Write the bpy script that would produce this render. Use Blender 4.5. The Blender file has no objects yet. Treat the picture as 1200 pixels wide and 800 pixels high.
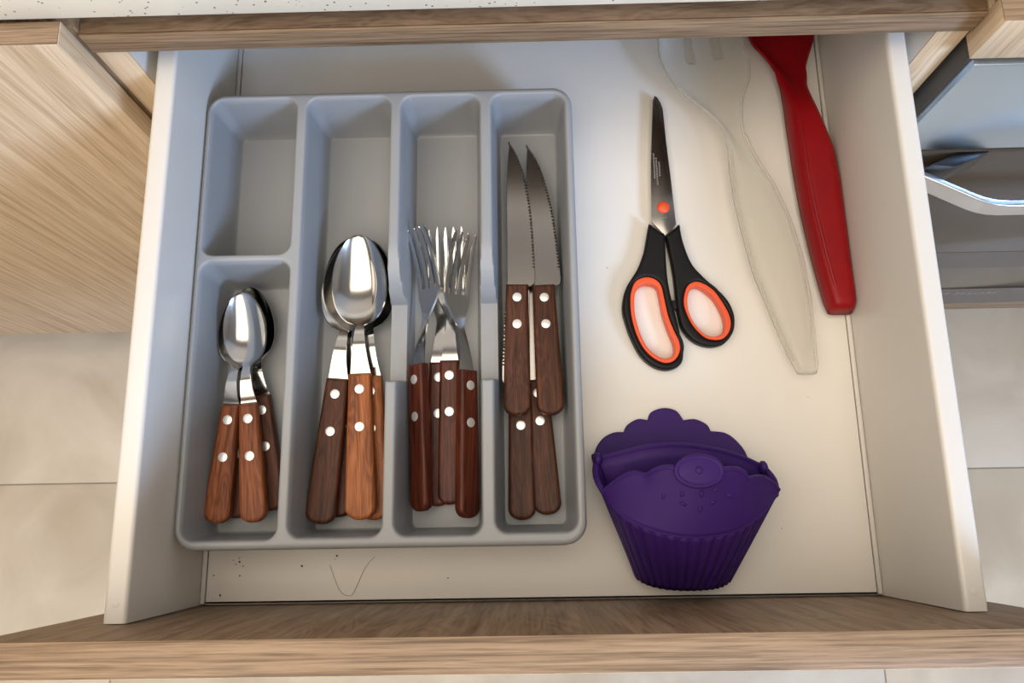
import bpy, bmesh, math, random
import numpy as np
from mathutils import Vector, Matrix, noise
from mathutils.geometry import tessellate_polygon

random.seed(7)
S = bpy.context.scene
COL = S.collection

# ------------------------------------------------------------------ camera
cam_d = bpy.data.cameras.new('camera')
cam_d.sensor_width = 36.0
cam_d.lens = 922.64 / 1200 * 36.0
cam_d.clip_start = 0.01
cam = bpy.data.objects.new('camera', cam_d)
COL.objects.link(cam)
cam.location = (-0.00813, 0.05591, 0.61748)
cam.rotation_euler = (0.22824, 0.01841, -0.01571)
S.camera = cam

# ------------------------------------------------------------------ light
w = bpy.data.worlds.new('sky')
S.world = w
w.use_nodes = True
w.node_tree.nodes['Background'].inputs[0].default_value = (0.75, 0.86, 1.0, 1)
w.node_tree.nodes['Background'].inputs[1].default_value = 1.0


def area(name, loc, target, sx, sy, power, color):
    d = bpy.data.lights.new(name, 'AREA')
    d.shape = 'RECTANGLE'
    d.size, d.size_y, d.energy, d.color = sx, sy, power, color
    o = bpy.data.objects.new(name, d)
    COL.objects.link(o)
    o.location = loc
    o.rotation_euler = (Vector(target) - Vector(loc)).to_track_quat('-Z', 'Y').to_euler()
    return o


area('window_daylight', (1.86, -1.55, 1.42), (0.0, 0.2, 0.0), 0.6, 0.75, 84, (0.44, 0.64, 1.0))
area('ceiling_fill_glow', (-0.60, -0.50, 1.745), (-0.59, -0.50, 0.0), 2.4, 2.2, 40, (1.0, 0.90, 0.77))  # warm area light spread wide as soft overhead fill

S.view_settings.view_transform = 'Standard'
S.view_settings.look = 'None'
S.view_settings.gamma = 1
S.view_settings.use_curve_mapping = False
S.view_settings.exposure = -0.08


# ------------------------------------------------------------------ materials
def rgb(r, g, b):
    f = lambda c: (c / 255) / 12.92 if c / 255 <= 0.04045 else ((c / 255 + 0.055) / 1.055) ** 2.4
    return (f(r), f(g), f(b), 1)


def mat(name, col, rough=0.4, metal=0.0, spec=0.5, bump=0.0, bscale=400, vary=0.0, vscale=6, coat=0.0):
    m = bpy.data.materials.new(name)
    m.use_nodes = True
    nt = m.node_tree
    b = nt.nodes['Principled BSDF']
    b.inputs['Base Color'].default_value = col
    b.inputs['Roughness'].default_value = rough
    b.inputs['Metallic'].default_value = metal
    b.inputs['Specular IOR Level'].default_value = spec
    b.inputs['Coat Weight'].default_value = coat
    tc = nt.nodes.new('ShaderNodeTexCoord')
    if vary > 0:
        n = nt.nodes.new('ShaderNodeTexNoise')
        n.inputs['Scale'].default_value = vscale
        n.inputs['Detail'].default_value = 6
        nt.links.new(tc.outputs['Object'], n.inputs['Vector'])
        r = nt.nodes.new('ShaderNodeValToRGB')
        r.color_ramp.elements[0].position = 0.3
        r.color_ramp.elements[1].position = 0.7
        r.color_ramp.elements[0].color = tuple(c * (1 - vary) for c in col[:3]) + (1,)
        r.color_ramp.elements[1].color = tuple(min(1, c * (1 + vary)) for c in col[:3]) + (1,)
        nt.links.new(n.outputs['Fac'], r.inputs['Fac'])
        nt.links.new(r.outputs['Color'], b.inputs['Base Color'])
    if bump > 0:
        n = nt.nodes.new('ShaderNodeTexNoise')
        n.inputs['Scale'].default_value = bscale
        n.inputs['Detail'].default_value = 3
        nt.links.new(tc.outputs['Object'], n.inputs['Vector'])
        bp = nt.nodes.new('ShaderNodeBump')
        bp.inputs['Strength'].default_value = bump
        bp.inputs['Distance'].default_value = 0.0005
        nt.links.new(n.outputs['Fac'], bp.inputs['Height'])
        nt.links.new(bp.outputs['Normal'], b.inputs['Normal'])
    return m


def wood(name, dark, mid, light, axis, across=60, along=3.0, rough=0.5, pores=0.35, pore_scale=420, wave=0.25, bump=0.15):
    """wood with its grain along one local axis (0, 1 or 2)"""
    m = bpy.data.materials.new(name)
    m.use_nodes = True
    nt = m.node_tree
    N, L = nt.nodes.new, nt.links.new
    b = nt.nodes['Principled BSDF']
    b.inputs['Roughness'].default_value = rough
    b.inputs['Specular IOR Level'].default_value = 0.28
    tc = N('ShaderNodeTexCoord')
    info = N('ShaderNodeObjectInfo')
    add = N('ShaderNodeVectorMath')
    sc = N('ShaderNodeVectorMath')
    sc.operation = 'SCALE'
    sc.inputs[0].default_value = (3.1, 7.7, 5.3)
    L(info.outputs['Random'], sc.inputs['Scale'])
    L(tc.outputs['Object'], add.inputs[0])
    L(sc.outputs[0], add.inputs[1])

    def mp(a, l):
        q = N('ShaderNodeMapping')
        s = [a, a, a]
        s[axis] = l
        q.inputs['Scale'].default_value = s
        L(add.outputs[0], q.inputs['Vector'])
        return q
    n1 = N('ShaderNodeTexNoise')
    n1.inputs['Scale'].default_value = 1.0
    n1.inputs['Detail'].default_value = 7
    n1.inputs['Roughness'].default_value = 0.6
    n1.inputs['Distortion'].default_value = 0.35
    L(mp(across, along).outputs[0], n1.inputs['Vector'])
    n2 = N('ShaderNodeTexNoise')
    n2.inputs['Scale'].default_value = 1.0
    n2.inputs['Detail'].default_value = 3
    L(mp(pore_scale, along * 3).outputs[0], n2.inputs['Vector'])
    n3 = N('ShaderNodeTexNoise')
    n3.inputs['Scale'].default_value = 1.0
    n3.inputs['Detail'].default_value = 2
    n3.inputs['Distortion'].default_value = 1.5
    L(mp(across * 0.22, along * 0.5).outputs[0], n3.inputs['Vector'])
    sn = N('ShaderNodeMath')
    sn.operation = 'MULTIPLY'
    sn.inputs[1].default_value = 60
    L(n3.outputs['Fac'], sn.inputs[0])
    si = N('ShaderNodeMath')
    si.operation = 'SINE'
    L(sn.outputs[0], si.inputs[0])
    mw = N('ShaderNodeMath')
    mw.operation = 'MULTIPLY_ADD'
    mw.inputs[1].default_value = wave * 0.3
    L(si.outputs[0], mw.inputs[0])
    L(n1.outputs['Fac'], mw.inputs[2])
    r = N('ShaderNodeValToRGB')
    e = r.color_ramp.elements
    e[0].position, e[0].color = 0.30, dark
    e[1].position, e[1].color = 0.72, light
    k = e.new(0.5)
    k.color = mid
    L(mw.outputs[0], r.inputs['Fac'])
    r2 = N('ShaderNodeValToRGB')
    r2.color_ramp.elements[0].position = 0.36
    r2.color_ramp.elements[1].position = 0.52
    r2.color_ramp.elements[0].color = (1 - pores, 1 - pores, 1 - pores, 1)
    r2.color_ramp.elements[1].color = (1, 1, 1, 1)
    L(n2.outputs['Fac'], r2.inputs['Fac'])
    mx = N('ShaderNodeMix')
    mx.data_type = 'RGBA'
    mx.blend_type = 'MULTIPLY'
    mx.inputs['Factor'].default_value = 1.0
    L(r.outputs['Color'], mx.inputs[6])
    L(r2.outputs['Color'], mx.inputs[7])
    L(mx.outputs[2], b.inputs['Base Color'])
    bp = N('ShaderNodeBump')
    bp.inputs['Strength'].default_value = bump
    bp.inputs['Distance'].default_value = 0.0004
    L(n2.outputs['Fac'], bp.inputs['Height'])
    L(bp.outputs['Normal'], b.inputs['Normal'])
    return m


OAK = (rgb(188, 160, 127), rgb(214, 188, 155), rgb(228, 206, 175))
OAK_EDGE = (rgb(106, 84, 62), rgb(148, 122, 95), rgb(170, 144, 116))
oak_x = wood('oak_edge_band_grain_x', *OAK_EDGE, 0, across=480, along=9, pores=0.3, pore_scale=700, wave=0.05)
oak_z = wood('oak_laminate_grain_z', *OAK, 2, across=190, along=4.0, pores=0.14, pore_scale=480, wave=0.14)
oak_y = wood('oak_laminate_grain_y', *OAK, 1, across=240, along=11)
oak_in = wood('oak_laminate_shaded_face', rgb(116, 92, 68), rgb(142, 116, 90), rgb(160, 134, 106), 2, across=110, along=5, pores=0.2, wave=0.25)  # darker copy of the oak laminate, with shade put into its colour
oak_shade_x = wood('oak_rail_top_shaded', rgb(96, 74, 54), rgb(122, 98, 74), rgb(140, 114, 90), 0, across=150, along=16, pores=0.2, wave=0.2)  # oak darkened to paint the countertop's shade onto the rail top
red_wood = wood('dark_red_cutlery_wood', rgb(50, 20, 12), rgb(82, 36, 22), rgb(106, 50, 31), 1, across=260, along=14, rough=0.42, pores=0.4, pore_scale=1300, bump=0.3)
brown_wood = wood('brown_cutlery_wood', rgb(50, 25, 15), rgb(78, 43, 27), rgb(98, 57, 38), 1, across=260, along=14, rough=0.5, pores=0.4, pore_scale=1300, bump=0.3)
tan_wood = wood('orange_brown_cutlery_wood', rgb(112, 60, 30), rgb(158, 92, 48), rgb(182, 112, 62), 1, across=260, along=14, rough=0.45, pores=0.38, pore_scale=1300, bump=0.3)
mid_wood = wood('mid_brown_cutlery_wood', rgb(96, 50, 28), rgb(134, 74, 42), rgb(156, 92, 54), 1, across=260, along=14, rough=0.45, pores=0.38, pore_scale=1300, bump=0.3)

white_mel = mat('white_melamine', rgb(214, 209, 201), 0.33)
white_floor = mat('white_drawer_bottom', rgb(228, 223, 215), 0.38, vary=0.03, vscale=9)
wall_paint = mat('warm_grey_wall_paint', rgb(190, 182, 171), 0.85)
ceil_paint = mat('pale_ceiling_paint', rgb(170, 163, 154), 0.9)
dark_gap = mat('dark_joint', rgb(40, 34, 28), 0.8)
tray_pl = mat('pale_grey_tray_plastic', rgb(147, 149, 151), 0.40, bump=0.04, bscale=900)
steel = mat('polished_steel', (0.60, 0.59, 0.57, 1), 0.13, 1.0)
blade_steel = mat('satin_blade_steel', (0.34, 0.325, 0.31, 1), 0.22, 1.0)
scallop_shade_m = mat('scallop_shade_steel', (0.05, 0.045, 0.04, 1), 0.4, 0.9)
rivet_m = mat('pale_rivet_metal', (0.86, 0.85, 0.83, 1), 0.35, 0.7)
black_pl = mat('black_rubbery_plastic', rgb(13, 12, 12), 0.5, spec=0.25, bump=0.1, bscale=1500)
orange_pl = mat('orange_plastic', rgb(226, 84, 40), 0.4)
red_pl = mat('red_plastic', rgb(132, 0, 9), 0.42, vary=0.12, vscale=30, spec=0.3)
purple = mat('purple_silicone', rgb(55, 27, 98), 0.56, spec=0.22, bump=0.12, bscale=1200, vary=0.08, vscale=25)
dark_glass = mat('dark_oven_glass', rgb(84, 74, 64), 0.10, spec=0.35)
dark_trim = mat('dark_oven_trim', rgb(70, 61, 53), 0.25)
black_m = mat('black_enamel', rgb(18, 17, 18), 0.35)
gasket = mat('dark_grey_oven_side', rgb(70, 66, 62), 0.5)
alu = mat('brushed_aluminium', (0.72, 0.73, 0.75, 1), 0.28, 1.0)
print_m = mat('pale_print', rgb(128, 120, 112), 0.5)
engrave_m = mat('laser_engraving', rgb(150, 142, 136), 0.6)
crumb_m = mat('brown_crumb', rgb(84, 66, 48), 0.8)
slide_m = mat('zinc_slide', (0.62, 0.66, 0.68, 1), 0.35, 0.8)
grout = mat('grout', rgb(150, 138, 122), 0.8)

# brushed steel with a fine horizontal brushing
brushed = mat('brushed_steel', (0.58, 0.70, 0.82, 1), 0.32, 1.0)
nt = brushed.node_tree
tc = nt.nodes.new('ShaderNodeTexCoord')
mp = nt.nodes.new('ShaderNodeMapping')
mp.inputs['Scale'].default_value = (8, 900, 900)
nz = nt.nodes.new('ShaderNodeTexNoise')
nz.inputs['Scale'].default_value = 1.0
bp = nt.nodes.new('ShaderNodeBump')
bp.inputs['Strength'].default_value = 0.25
bp.inputs['Distance'].default_value = 0.0004
nt.links.new(tc.outputs['Object'], mp.inputs['Vector'])
nt.links.new(mp.outputs[0], nz.inputs['Vector'])
nt.links.new(nz.outputs['Fac'], bp.inputs['Height'])
nt.links.new(bp.outputs['Normal'], brushed.node_tree.nodes['Principled BSDF'].inputs['Normal'])

# speckled white quartz
quartz = mat('speckled_quartz', rgb(245, 235, 212), 0.3)
nt = quartz.node_tree
tc = nt.nodes.new('ShaderNodeTexCoord')
vo = nt.nodes.new('ShaderNodeTexVoronoi')
vo.inputs['Scale'].default_value = 190
vo.inputs['Randomness'].default_value = 1
r = nt.nodes.new('ShaderNodeValToRGB')
r.color_ramp.elements[0].position = 0.10
r.color_ramp.elements[0].color = rgb(120, 104, 84)
r.color_ramp.elements[1].position = 0.17
r.color_ramp.elements[1].color = rgb(245, 235, 212)
nt.links.new(tc.outputs['Object'], vo.inputs['Vector'])
nt.links.new(vo.outputs['Distance'], r.inputs['Fac'])
nt.links.new(r.outputs['Color'], nt.nodes['Principled BSDF'].inputs['Base Color'])

# beige stone-look tile
tile_m = mat('beige_stone_tile', rgb(206, 192, 172), 0.42, bump=0.05, bscale=60)
nt = tile_m.node_tree
tc = nt.nodes.new('ShaderNodeTexCoord')
n = nt.nodes.new('ShaderNodeTexNoise')
n.inputs['Scale'].default_value = 4.5
n.inputs['Detail'].default_value = 9
n.inputs['Distortion'].default_value = 1.2
r = nt.nodes.new('ShaderNodeValToRGB')
r.color_ramp.elements[0].position, r.color_ramp.elements[0].color = 0.3, rgb(180, 163, 138)
r.color_ramp.elements[1].position, r.color_ramp.elements[1].color = 0.7, rgb(208, 193, 170)
nt.links.new(tc.outputs['Object'], n.inputs['Vector'])
nt.links.new(n.outputs['Fac'], r.inputs['Fac'])
nt.links.new(r.outputs['Color'], nt.nodes['Principled BSDF'].inputs['Base Color'])

# clear cloudy plastic: mostly see-through, with some milky scatter and gloss
clear_pl = bpy.data.materials.new('clear_cloudy_plastic')
clear_pl.use_nodes = True
nt = clear_pl.node_tree
for nd in list(nt.nodes):
    nt.nodes.remove(nd)
out = nt.nodes.new('ShaderNodeOutputMaterial')
tr = nt.nodes.new('ShaderNodeBsdfTransparent')
tr.inputs[0].default_value = (0.93, 0.93, 0.91, 1)
mk = nt.nodes.new('ShaderNodeBsdfPrincipled')
mk.inputs['Base Color'].default_value = rgb(216, 212, 203)
mk.inputs['Roughness'].default_value = 0.18
lw = nt.nodes.new('ShaderNodeLayerWeight')
lw.inputs['Blend'].default_value = 0.35
ma = nt.nodes.new('ShaderNodeMath')
ma.operation = 'MULTIPLY_ADD'
ma.inputs[1].default_value = 0.5
ma.inputs[2].default_value = 0.14
mx = nt.nodes.new('ShaderNodeMixShader')
nt.links.new(lw.outputs['Facing'], ma.inputs[0])
tr.inputs[0].default_value = (0.98, 0.98, 0.965, 1)
nt.links.new(ma.outputs[0], mx.inputs[0])
nt.links.new(tr.outputs[0], mx.inputs[1])
nt.links.new(mk.outputs[0], mx.inputs[2])
nt.links.new(mx.outputs[0], out.inputs['Surface'])

fill_glow = bpy.data.materials.new('fill_lamp_diffuser')
fill_glow.use_nodes = True
b = fill_glow.node_tree.nodes['Principled BSDF']
b.inputs['Base Color'].default_value = (0.9, 0.85, 0.75, 1)
b.inputs['Emission Color'].default_value = (1, 0.8, 0.56, 1)
b.inputs['Emission Strength'].default_value = 0.6

glass_m = bpy.data.materials.new('window_glass')
glass_m.use_nodes = True
nt = glass_m.node_tree
for nd in list(nt.nodes):
    nt.nodes.remove(nd)
out = nt.nodes.new('ShaderNodeOutputMaterial')
tr = nt.nodes.new('ShaderNodeBsdfTransparent')
gl = nt.nodes.new('ShaderNodeBsdfGlossy')
gl.inputs['Roughness'].default_value = 0.02
mx = nt.nodes.new('ShaderNodeMixShader')
mx.inputs[0].default_value = 0.06
nt.links.new(tr.outputs[0], mx.inputs[1])
nt.links.new(gl.outputs[0], mx.inputs[2])
nt.links.new(mx.outputs[0], out.inputs['Surface'])


# ------------------------------------------------------------------ helpers
def wloc(o):
    v = Vector((0, 0, 0))
    while o is not None:
        v += o.location
        o = o.parent
    return v


def tag(o, label=None, cat=None, group=None, kind=None):
    if label: o['label'] = label
    if cat: o['category'] = cat
    if group: o['group'] = group
    if kind: o['kind'] = kind
    return o


def thing(name, label, cat, loc=(0, 0, 0), group=None):
    o = bpy.data.objects.new(name, None)
    o.empty_display_size = 0.03
    COL.objects.link(o)
    o.location = loc
    return tag(o, label, cat, group)


def obj(name, geo, m, parent=None, local=False, loc=None, sharp=35, wn=False, label=None):
    """one mesh object; geo = (verts, faces) in world metres unless local"""
    vs, fs = geo
    off = Vector((0, 0, 0))
    if not local:
        off = wloc(parent) if parent else Vector(loc or (0, 0, 0))
    me = bpy.data.meshes.new(name)
    me.from_pydata([tuple(Vector(v) - off) for v in vs], [], fs)
    bm = bmesh.new()
    bm.from_mesh(me)
    bmesh.ops.remove_doubles(bm, verts=bm.verts, dist=1e-6)
    bmesh.ops.recalc_face_normals(bm, faces=bm.faces)
    bm.to_mesh(me)
    bm.free()
    me.shade_smooth()
    me.set_sharp_from_angle(angle=math.radians(sharp))
    me.materials.append(m)
    o = bpy.data.objects.new(name, me)
    COL.objects.link(o)
    if parent:
        o.parent = parent
    elif loc:
        o.location = loc
    if wn:
        md = o.modifiers.new('weighted_normals', 'WEIGHTED_NORMAL')
        md.keep_sharp = True
    if label:
        o['label'] = label
    return o


def join(*geos):
    V, F = [], []
    for vs, fs in geos:
        k = len(V)
        V += [tuple(v) for v in vs]
        F += [tuple(i + k for i in f) for f in fs]
    return V, F


def box(x0, x1, y0, y1, z0, z1, bev=0.0006):
    bm = bmesh.new()
    bmesh.ops.create_cube(bm, size=1)
    for v in bm.verts:
        v.co = ((x0 + x1) / 2 + v.co.x * (x1 - x0), (y0 + y1) / 2 + v.co.y * (y1 - y0), (z0 + z1) / 2 + v.co.z * (z1 - z0))
    if bev > 0:
        bmesh.ops.bevel(bm, geom=bm.edges[:], offset=bev, segments=2, affect='EDGES', profile=0.5)
    bm.verts.index_update()
    g = ([v.co.copy() for v in bm.verts], [[v.index for v in f.verts] for f in bm.faces])
    bm.free()
    return g


def smooth_loop(pts, n=6, closed=True):
    """Catmull-Rom through 2-D or 3-D points"""
    P = [np.array(p, float) for p in pts]
    m = len(P)
    out = []
    for i in range(m if closed else m - 1):
        if closed:
            a, b, c, d = P[i - 1], P[i], P[(i + 1) % m], P[(i + 2) % m]
        else:
            a, b, c, d = P[max(i - 1, 0)], P[i], P[i + 1], P[min(i + 2, m - 1)]
        for k in range(n):
            t = k / n
            out.append(0.5 * ((2 * b) + (c - a) * t + (2 * a - 5 * b + 4 * c - d) * t * t + (3 * b - a - 3 * c + d) * t ** 3))
    if not closed:
        out.append(P[-1])
    return [tuple(p) for p in out]


def area2(l):
    return sum(l[i - 1][0] * l[i][1] - l[i][0] * l[i - 1][1] for i in range(len(l)))


def inset(l, d):
    out = []
    n = len(l)
    for i in range(n):
        a, b, c = Vector(l[i - 1][:2]), Vector(l[i][:2]), Vector(l[(i + 1) % n][:2])
        e1 = (b - a).normalized() if (b - a).length > 1e-9 else Vector((1, 0))
        e2 = (c - b).normalized() if (c - b).length > 1e-9 else e1
        n1, n2 = Vector((-e1.y, e1.x)), Vector((-e2.y, e2.x))
        m = n1 + n2
        if m.length < 1e-4:
            m = n1
        m.normalize()
        k = max(0.45, m.dot(n1))
        p = b + m * (d / k)
        out.append((p.x, p.y))
    return out


def slab(outline, z0, z1, bev=0.001, segs=3, holes=(), bev_bottom=None):
    """flat solid with rounded rims and optional holes"""
    loops = [list(outline) if area2(outline) > 0 else list(outline)[::-1]]
    for h in holes:
        loops.append(list(h) if area2(h) < 0 else list(h)[::-1])
    bb = bev if bev_bottom is None else bev_bottom
    prof = []
    for k in range(segs + 1):
        a = k / segs * math.pi / 2
        prof.append((bb * (1 - math.sin(a)), z0 + bb * (1 - math.cos(a))))
    for k in range(segs + 1):
        a = k / segs * math.pi / 2
        prof.append((bev * (1 - math.cos(a)), z1 - bev * (1 - math.sin(a))))
    V, F = [], []
    first, last = [], []
    for lp in loops:
        n = len(lp)
        base = len(V)
        for d, z in prof:
            for x, y in (inset(lp, d) if d > 1e-7 else lp):
                V.append((x, y, z))
        for k in range(len(prof) - 1):
            for i in range(n):
                j = (i + 1) % n
                F.append((base + k * n + i, base + k * n + j, base + (k + 1) * n + j, base + (k + 1) * n + i))
        first.append([base + i for i in range(n)])
        last.append([base + (len(prof) - 1) * n + i for i in range(n)])
    for caps, flip in ((last, False), (first, True)):
        idx = [i for c in caps for i in c]
        tri = tessellate_polygon([[Vector((V[i][0], V[i][1], 0)) for i in c] for c in caps])
        for t in tri:
            f = [idx[t[0]], idx[t[1]], idx[t[2]]]
            if len(set(f)) == 3:
                F.append(tuple(f[::-1]) if flip else tuple(f))
    return V, F


def grid(P):
    """faces over a 2-D array of points"""
    n, m = len(P), len(P[0])
    V = [tuple(p) for row in P for p in row]
    F = [(i * m + j, i * m + j + 1, (i + 1) * m + j + 1, (i + 1) * m + j) for i in range(n - 1) for j in range(m - 1)]
    return V, F


def shell(P, th):
    """grid of points turned into a closed sheet th thick, growing downward"""
    n, m = len(P), len(P[0])
    A = np.array(P, float)
    du = np.gradient(A, axis=0)
    dv = np.gradient(A, axis=1)
    N = np.cross(du, dv)
    N /= np.maximum(np.linalg.norm(N, axis=2, keepdims=True), 1e-12)
    if N[..., 2].mean() < 0:
        N = -N
    B = A - N * th
    V = [tuple(p) for p in A.reshape(-1, 3)] + [tuple(p) for p in B.reshape(-1, 3)]
    k = n * m
    F = []
    for i in range(n - 1):
        for j in range(m - 1):
            q = (i * m + j, i * m + j + 1, (i + 1) * m + j + 1, (i + 1) * m + j)
            F.append(q)
            F.append(tuple(x + k for x in q[::-1]))
    rim = [j for j in range(m)] + [i * m + m - 1 for i in range(1, n)] + [(n - 1) * m + j for j in range(m - 2, -1, -1)] + [i * m for i in range(n - 2, 0, -1)]
    for a in range(len(rim)):
        b = (a + 1) % len(rim)
        F.append((rim[b], rim[a], rim[a] + k, rim[b] + k))
    return V, F


def tube(pts, r, n=8, closed=False):
    P = [Vector(p) for p in pts]
    m = len(P)
    V, F = [], []
    for i in range(m):
        a = P[i - 1] if (closed or i > 0) else P[i]
        b = P[(i + 1) % m] if (closed or i < m - 1) else P[i]
        t = (b - a).normalized()
        up = Vector((0, 0, 1)) if abs(t.z) < 0.9 else Vector((0, 1, 0))
        s = t.cross(up).normalized()
        u = s.cross(t)
        for k in range(n):
            q = 2 * math.pi * k / n
            V.append(P[i] + s * math.cos(q) * r + u * math.sin(q) * r)
    for i in range(m if closed else m - 1):
        for k in range(n):
            a, b = i * n + k, i * n + (k + 1) % n
            c, d = ((i + 1) % m) * n + (k + 1) % n, ((i + 1) % m) * n + k
            F.append((a, b, c, d))
    if not closed:
        F.append(tuple(range(n))[::-1])
        F.append(tuple((m - 1) * n + k for k in range(n)))
    return V, F


def disc(cx, cy, z0, z1, r, bev=0.0003, n=20):
    return slab([(cx + r * math.cos(2 * math.pi * k / n), cy + r * math.sin(2 * math.pi * k / n)) for k in range(n)], z0, z1, bev, 2)


def ellipsoid(c, rx, ry, rz, n=10, m=6, rot=0.0):
    V, F = [], []
    for i in range(m + 1):
        a = math.pi * i / m
        for k in range(n):
            q = 2 * math.pi * k / n
            x, y = rx * math.sin(a) * math.cos(q), ry * math.sin(a) * math.sin(q)
            V.append((c[0] + x * math.cos(rot) - y * math.sin(rot), c[1] + x * math.sin(rot) + y * math.cos(rot), c[2] + rz * math.cos(a)))
    for i in range(m):
        for k in range(n):
            F.append((i * n + k, i * n + (k + 1) % n, (i + 1) * n + (k + 1) % n, (i + 1) * n + k))
    return V, F


# ------------------------------------------------------------------ setting
FZ = -0.74
RX0, RX1, RY0, RY1, CZ = -2.4, 2.05, -2.5, 0.99, 1.80
floor = tag(obj('floor', box(RX0, RX1, RY0, RY1, FZ - 0.05, FZ - 0.0012, 0), grout), kind='structure')
xs = [RX0] + [-0.69 + 1.25 * k for k in range(-1, 3)] + [RX1]
ys = [RY0] + [0.1365 + 0.625 * k for k in range(-4, 2)] + [RY1]
for i in range(len(xs) - 1):
    for j in range(len(ys) - 1):
        obj('tile', box(xs[i] + 0.0012, xs[i + 1] - 0.0012, ys[j] + 0.0012, ys[j + 1] - 0.0012, FZ - 0.009, FZ, 0.0008), tile_m, floor)
tag(obj('ceiling', box(RX0, RX1, RY0, RY1, CZ, CZ + 0.05, 0), ceil_paint), kind='structure')
tag(obj('wall_back', box(RX0, RX1, RY1, RY1 + 0.08, FZ, CZ, 0), wall_paint), kind='structure')
tag(obj('wall_left', box(RX0 - 0.08, RX0, RY0, RY1, FZ, CZ, 0), wall_paint), kind='structure')
tag(obj('wall_front', box(RX0, RX1, RY0 - 0.08, RY0, FZ, CZ, 0), wall_paint), kind='structure')
WY0, WY1, WZ0, WZ1 = -2.05, -1.05, 0.9, 1.65
tag(obj('wall_right', join(box(RX1, RX1 + 0.08, RY0, WY0, FZ, CZ, 0), box(RX1, RX1 + 0.08, WY1, RY1, FZ, CZ, 0),
                           box(RX1, RX1 + 0.08, WY0, WY1, FZ, WZ0, 0), box(RX1, RX1 + 0.08, WY0, WY1, WZ1, CZ, 0)), wall_paint), kind='structure')
win = tag(obj('window_1', join(box(RX1, RX1 + 0.05, WY0, WY0 + 0.05, WZ0, WZ1), box(RX1, RX1 + 0.05, WY1 - 0.05, WY1, WZ0, WZ1),
                               box(RX1, RX1 + 0.05, WY0 + 0.05, WY1 - 0.05, WZ0, WZ0 + 0.05), box(RX1, RX1 + 0.05, WY0 + 0.05, WY1 - 0.05, WZ1 - 0.05, WZ1),
                               box(RX1 + 0.005, RX1 + 0.045, -1.57, -1.53, WZ0 + 0.05, WZ1 - 0.05)), white_mel), kind='structure')
obj('window_pane', box(RX1 + 0.02, RX1 + 0.026, WY0 + 0.05, WY1 - 0.05, WZ0 + 0.05, WZ1 - 0.05, 0), glass_m, win)

lamp = thing('ceiling_fill_lamp', 'wide white fill lamp added out of view, glowing warm above the kitchen floor', 'lamp', (-0.60, -0.50, CZ))  # unseen panel added and sized for soft ambient fill from above
obj('fill_lamp_housing', box(-1.84, 0.64, -1.64, 0.64, CZ - 0.03, CZ, 0.004), white_mel, lamp)
obj('diffuser', box(-1.80, 0.60, -1.60, 0.60, CZ - 0.045, CZ - 0.03, 0.003), fill_glow, lamp)

# ------------------------------------------------------------------ cabinets
YD, YC = 0.364, 0.382          # door fronts and carcass fronts
cab = thing('base_cabinet', 'oak drawer cabinet with white interior holding the open cutlery drawer', 'cabinet', (0, YC, FZ + 0.15))
for s in (-1, 1):
    a, b_ = sorted((s * 0.2807, s * 0.3030))
    sp = obj('side_panel', box(a, b_, YC + 0.001, 0.97, -0.588, 0.1345, 0.0004), white_mel, cab)
    obj('edge_band', box(a, b_, YC - 0.0004, YC + 0.0009, -0.588, 0.1345, 0.0003), oak_z, sp, label='oak front edge of the cabinet side')
rail = obj('top_rail', box(-0.3030, 0.3030, YC, YC + 0.09, 0.1350, 0.1545, 0.0006), oak_shade_x, cab)
obj('edge_band', box(-0.3030, 0.3030, YC - 0.0022, YC - 0.0006, 0.1350, 0.1545, 0.0004), oak_x, rail, label='oak strip along the front of the top rail')
obj('bottom_panel', box(-0.2806, 0.2806, YC + 0.001, 0.97, -0.588, -0.570, 0.0004), white_mel, cab)
obj('back_panel', box(-0.2806, 0.2806, 0.960, 0.970, -0.569, 0.134, 0), white_mel, cab)
lf = obj('drawer_front', box(-0.3035, 0.3035, YD, YC - 0.001, -0.588, -0.040, 0.0008), oak_z, cab)

lc = thing('base_cabinet', 'oak cabinet with plain closed door left of the open drawer', 'cabinet', (-0.70, YC, FZ + 0.15))
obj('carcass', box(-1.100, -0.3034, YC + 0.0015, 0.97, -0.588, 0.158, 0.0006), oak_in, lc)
ld = obj('door', box(-1.100, -0.3066, YD, YC - 0.0008, -0.588, 0.1683, 0.0006), oak_z, lc)
obj('edge_band', box(-1.100, -0.3072, YD + 0.0004, YC - 0.0012, 0.16835, 0.1690, 0.0002), oak_x, ld, label='brown oak strip on the top of the door')

oc = thing('oven_cabinet', 'oak housing with a filler strip around the built-in oven', 'cabinet', (0.61, YC, FZ + 0.15))
fl = obj('filler_strip', box(0.3036, 0.915, YD, YC, 0.1262, 0.1678, 0.0006), oak_z, oc)
obj('edge_band', box(0.3034, 0.915, YD + 0.0004, YC - 0.0004, 0.16785, 0.1686, 0.0002), oak_x, fl)
obj('top_panel', box(0.3045, 0.896, YC + 0.001, 0.97, 0.140, 0.158, 0.0004), oak_y, oc)
obj('side_panel', box(0.897, 0.915, YC + 0.001, 0.97, -0.588, 0.158, 0.0004), oak_z, oc)
obj('base_strip', box(0.3050, 0.896, YD + 0.002, 0.97, -0.556, -0.522, 0.0006), oak_x, oc)

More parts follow.
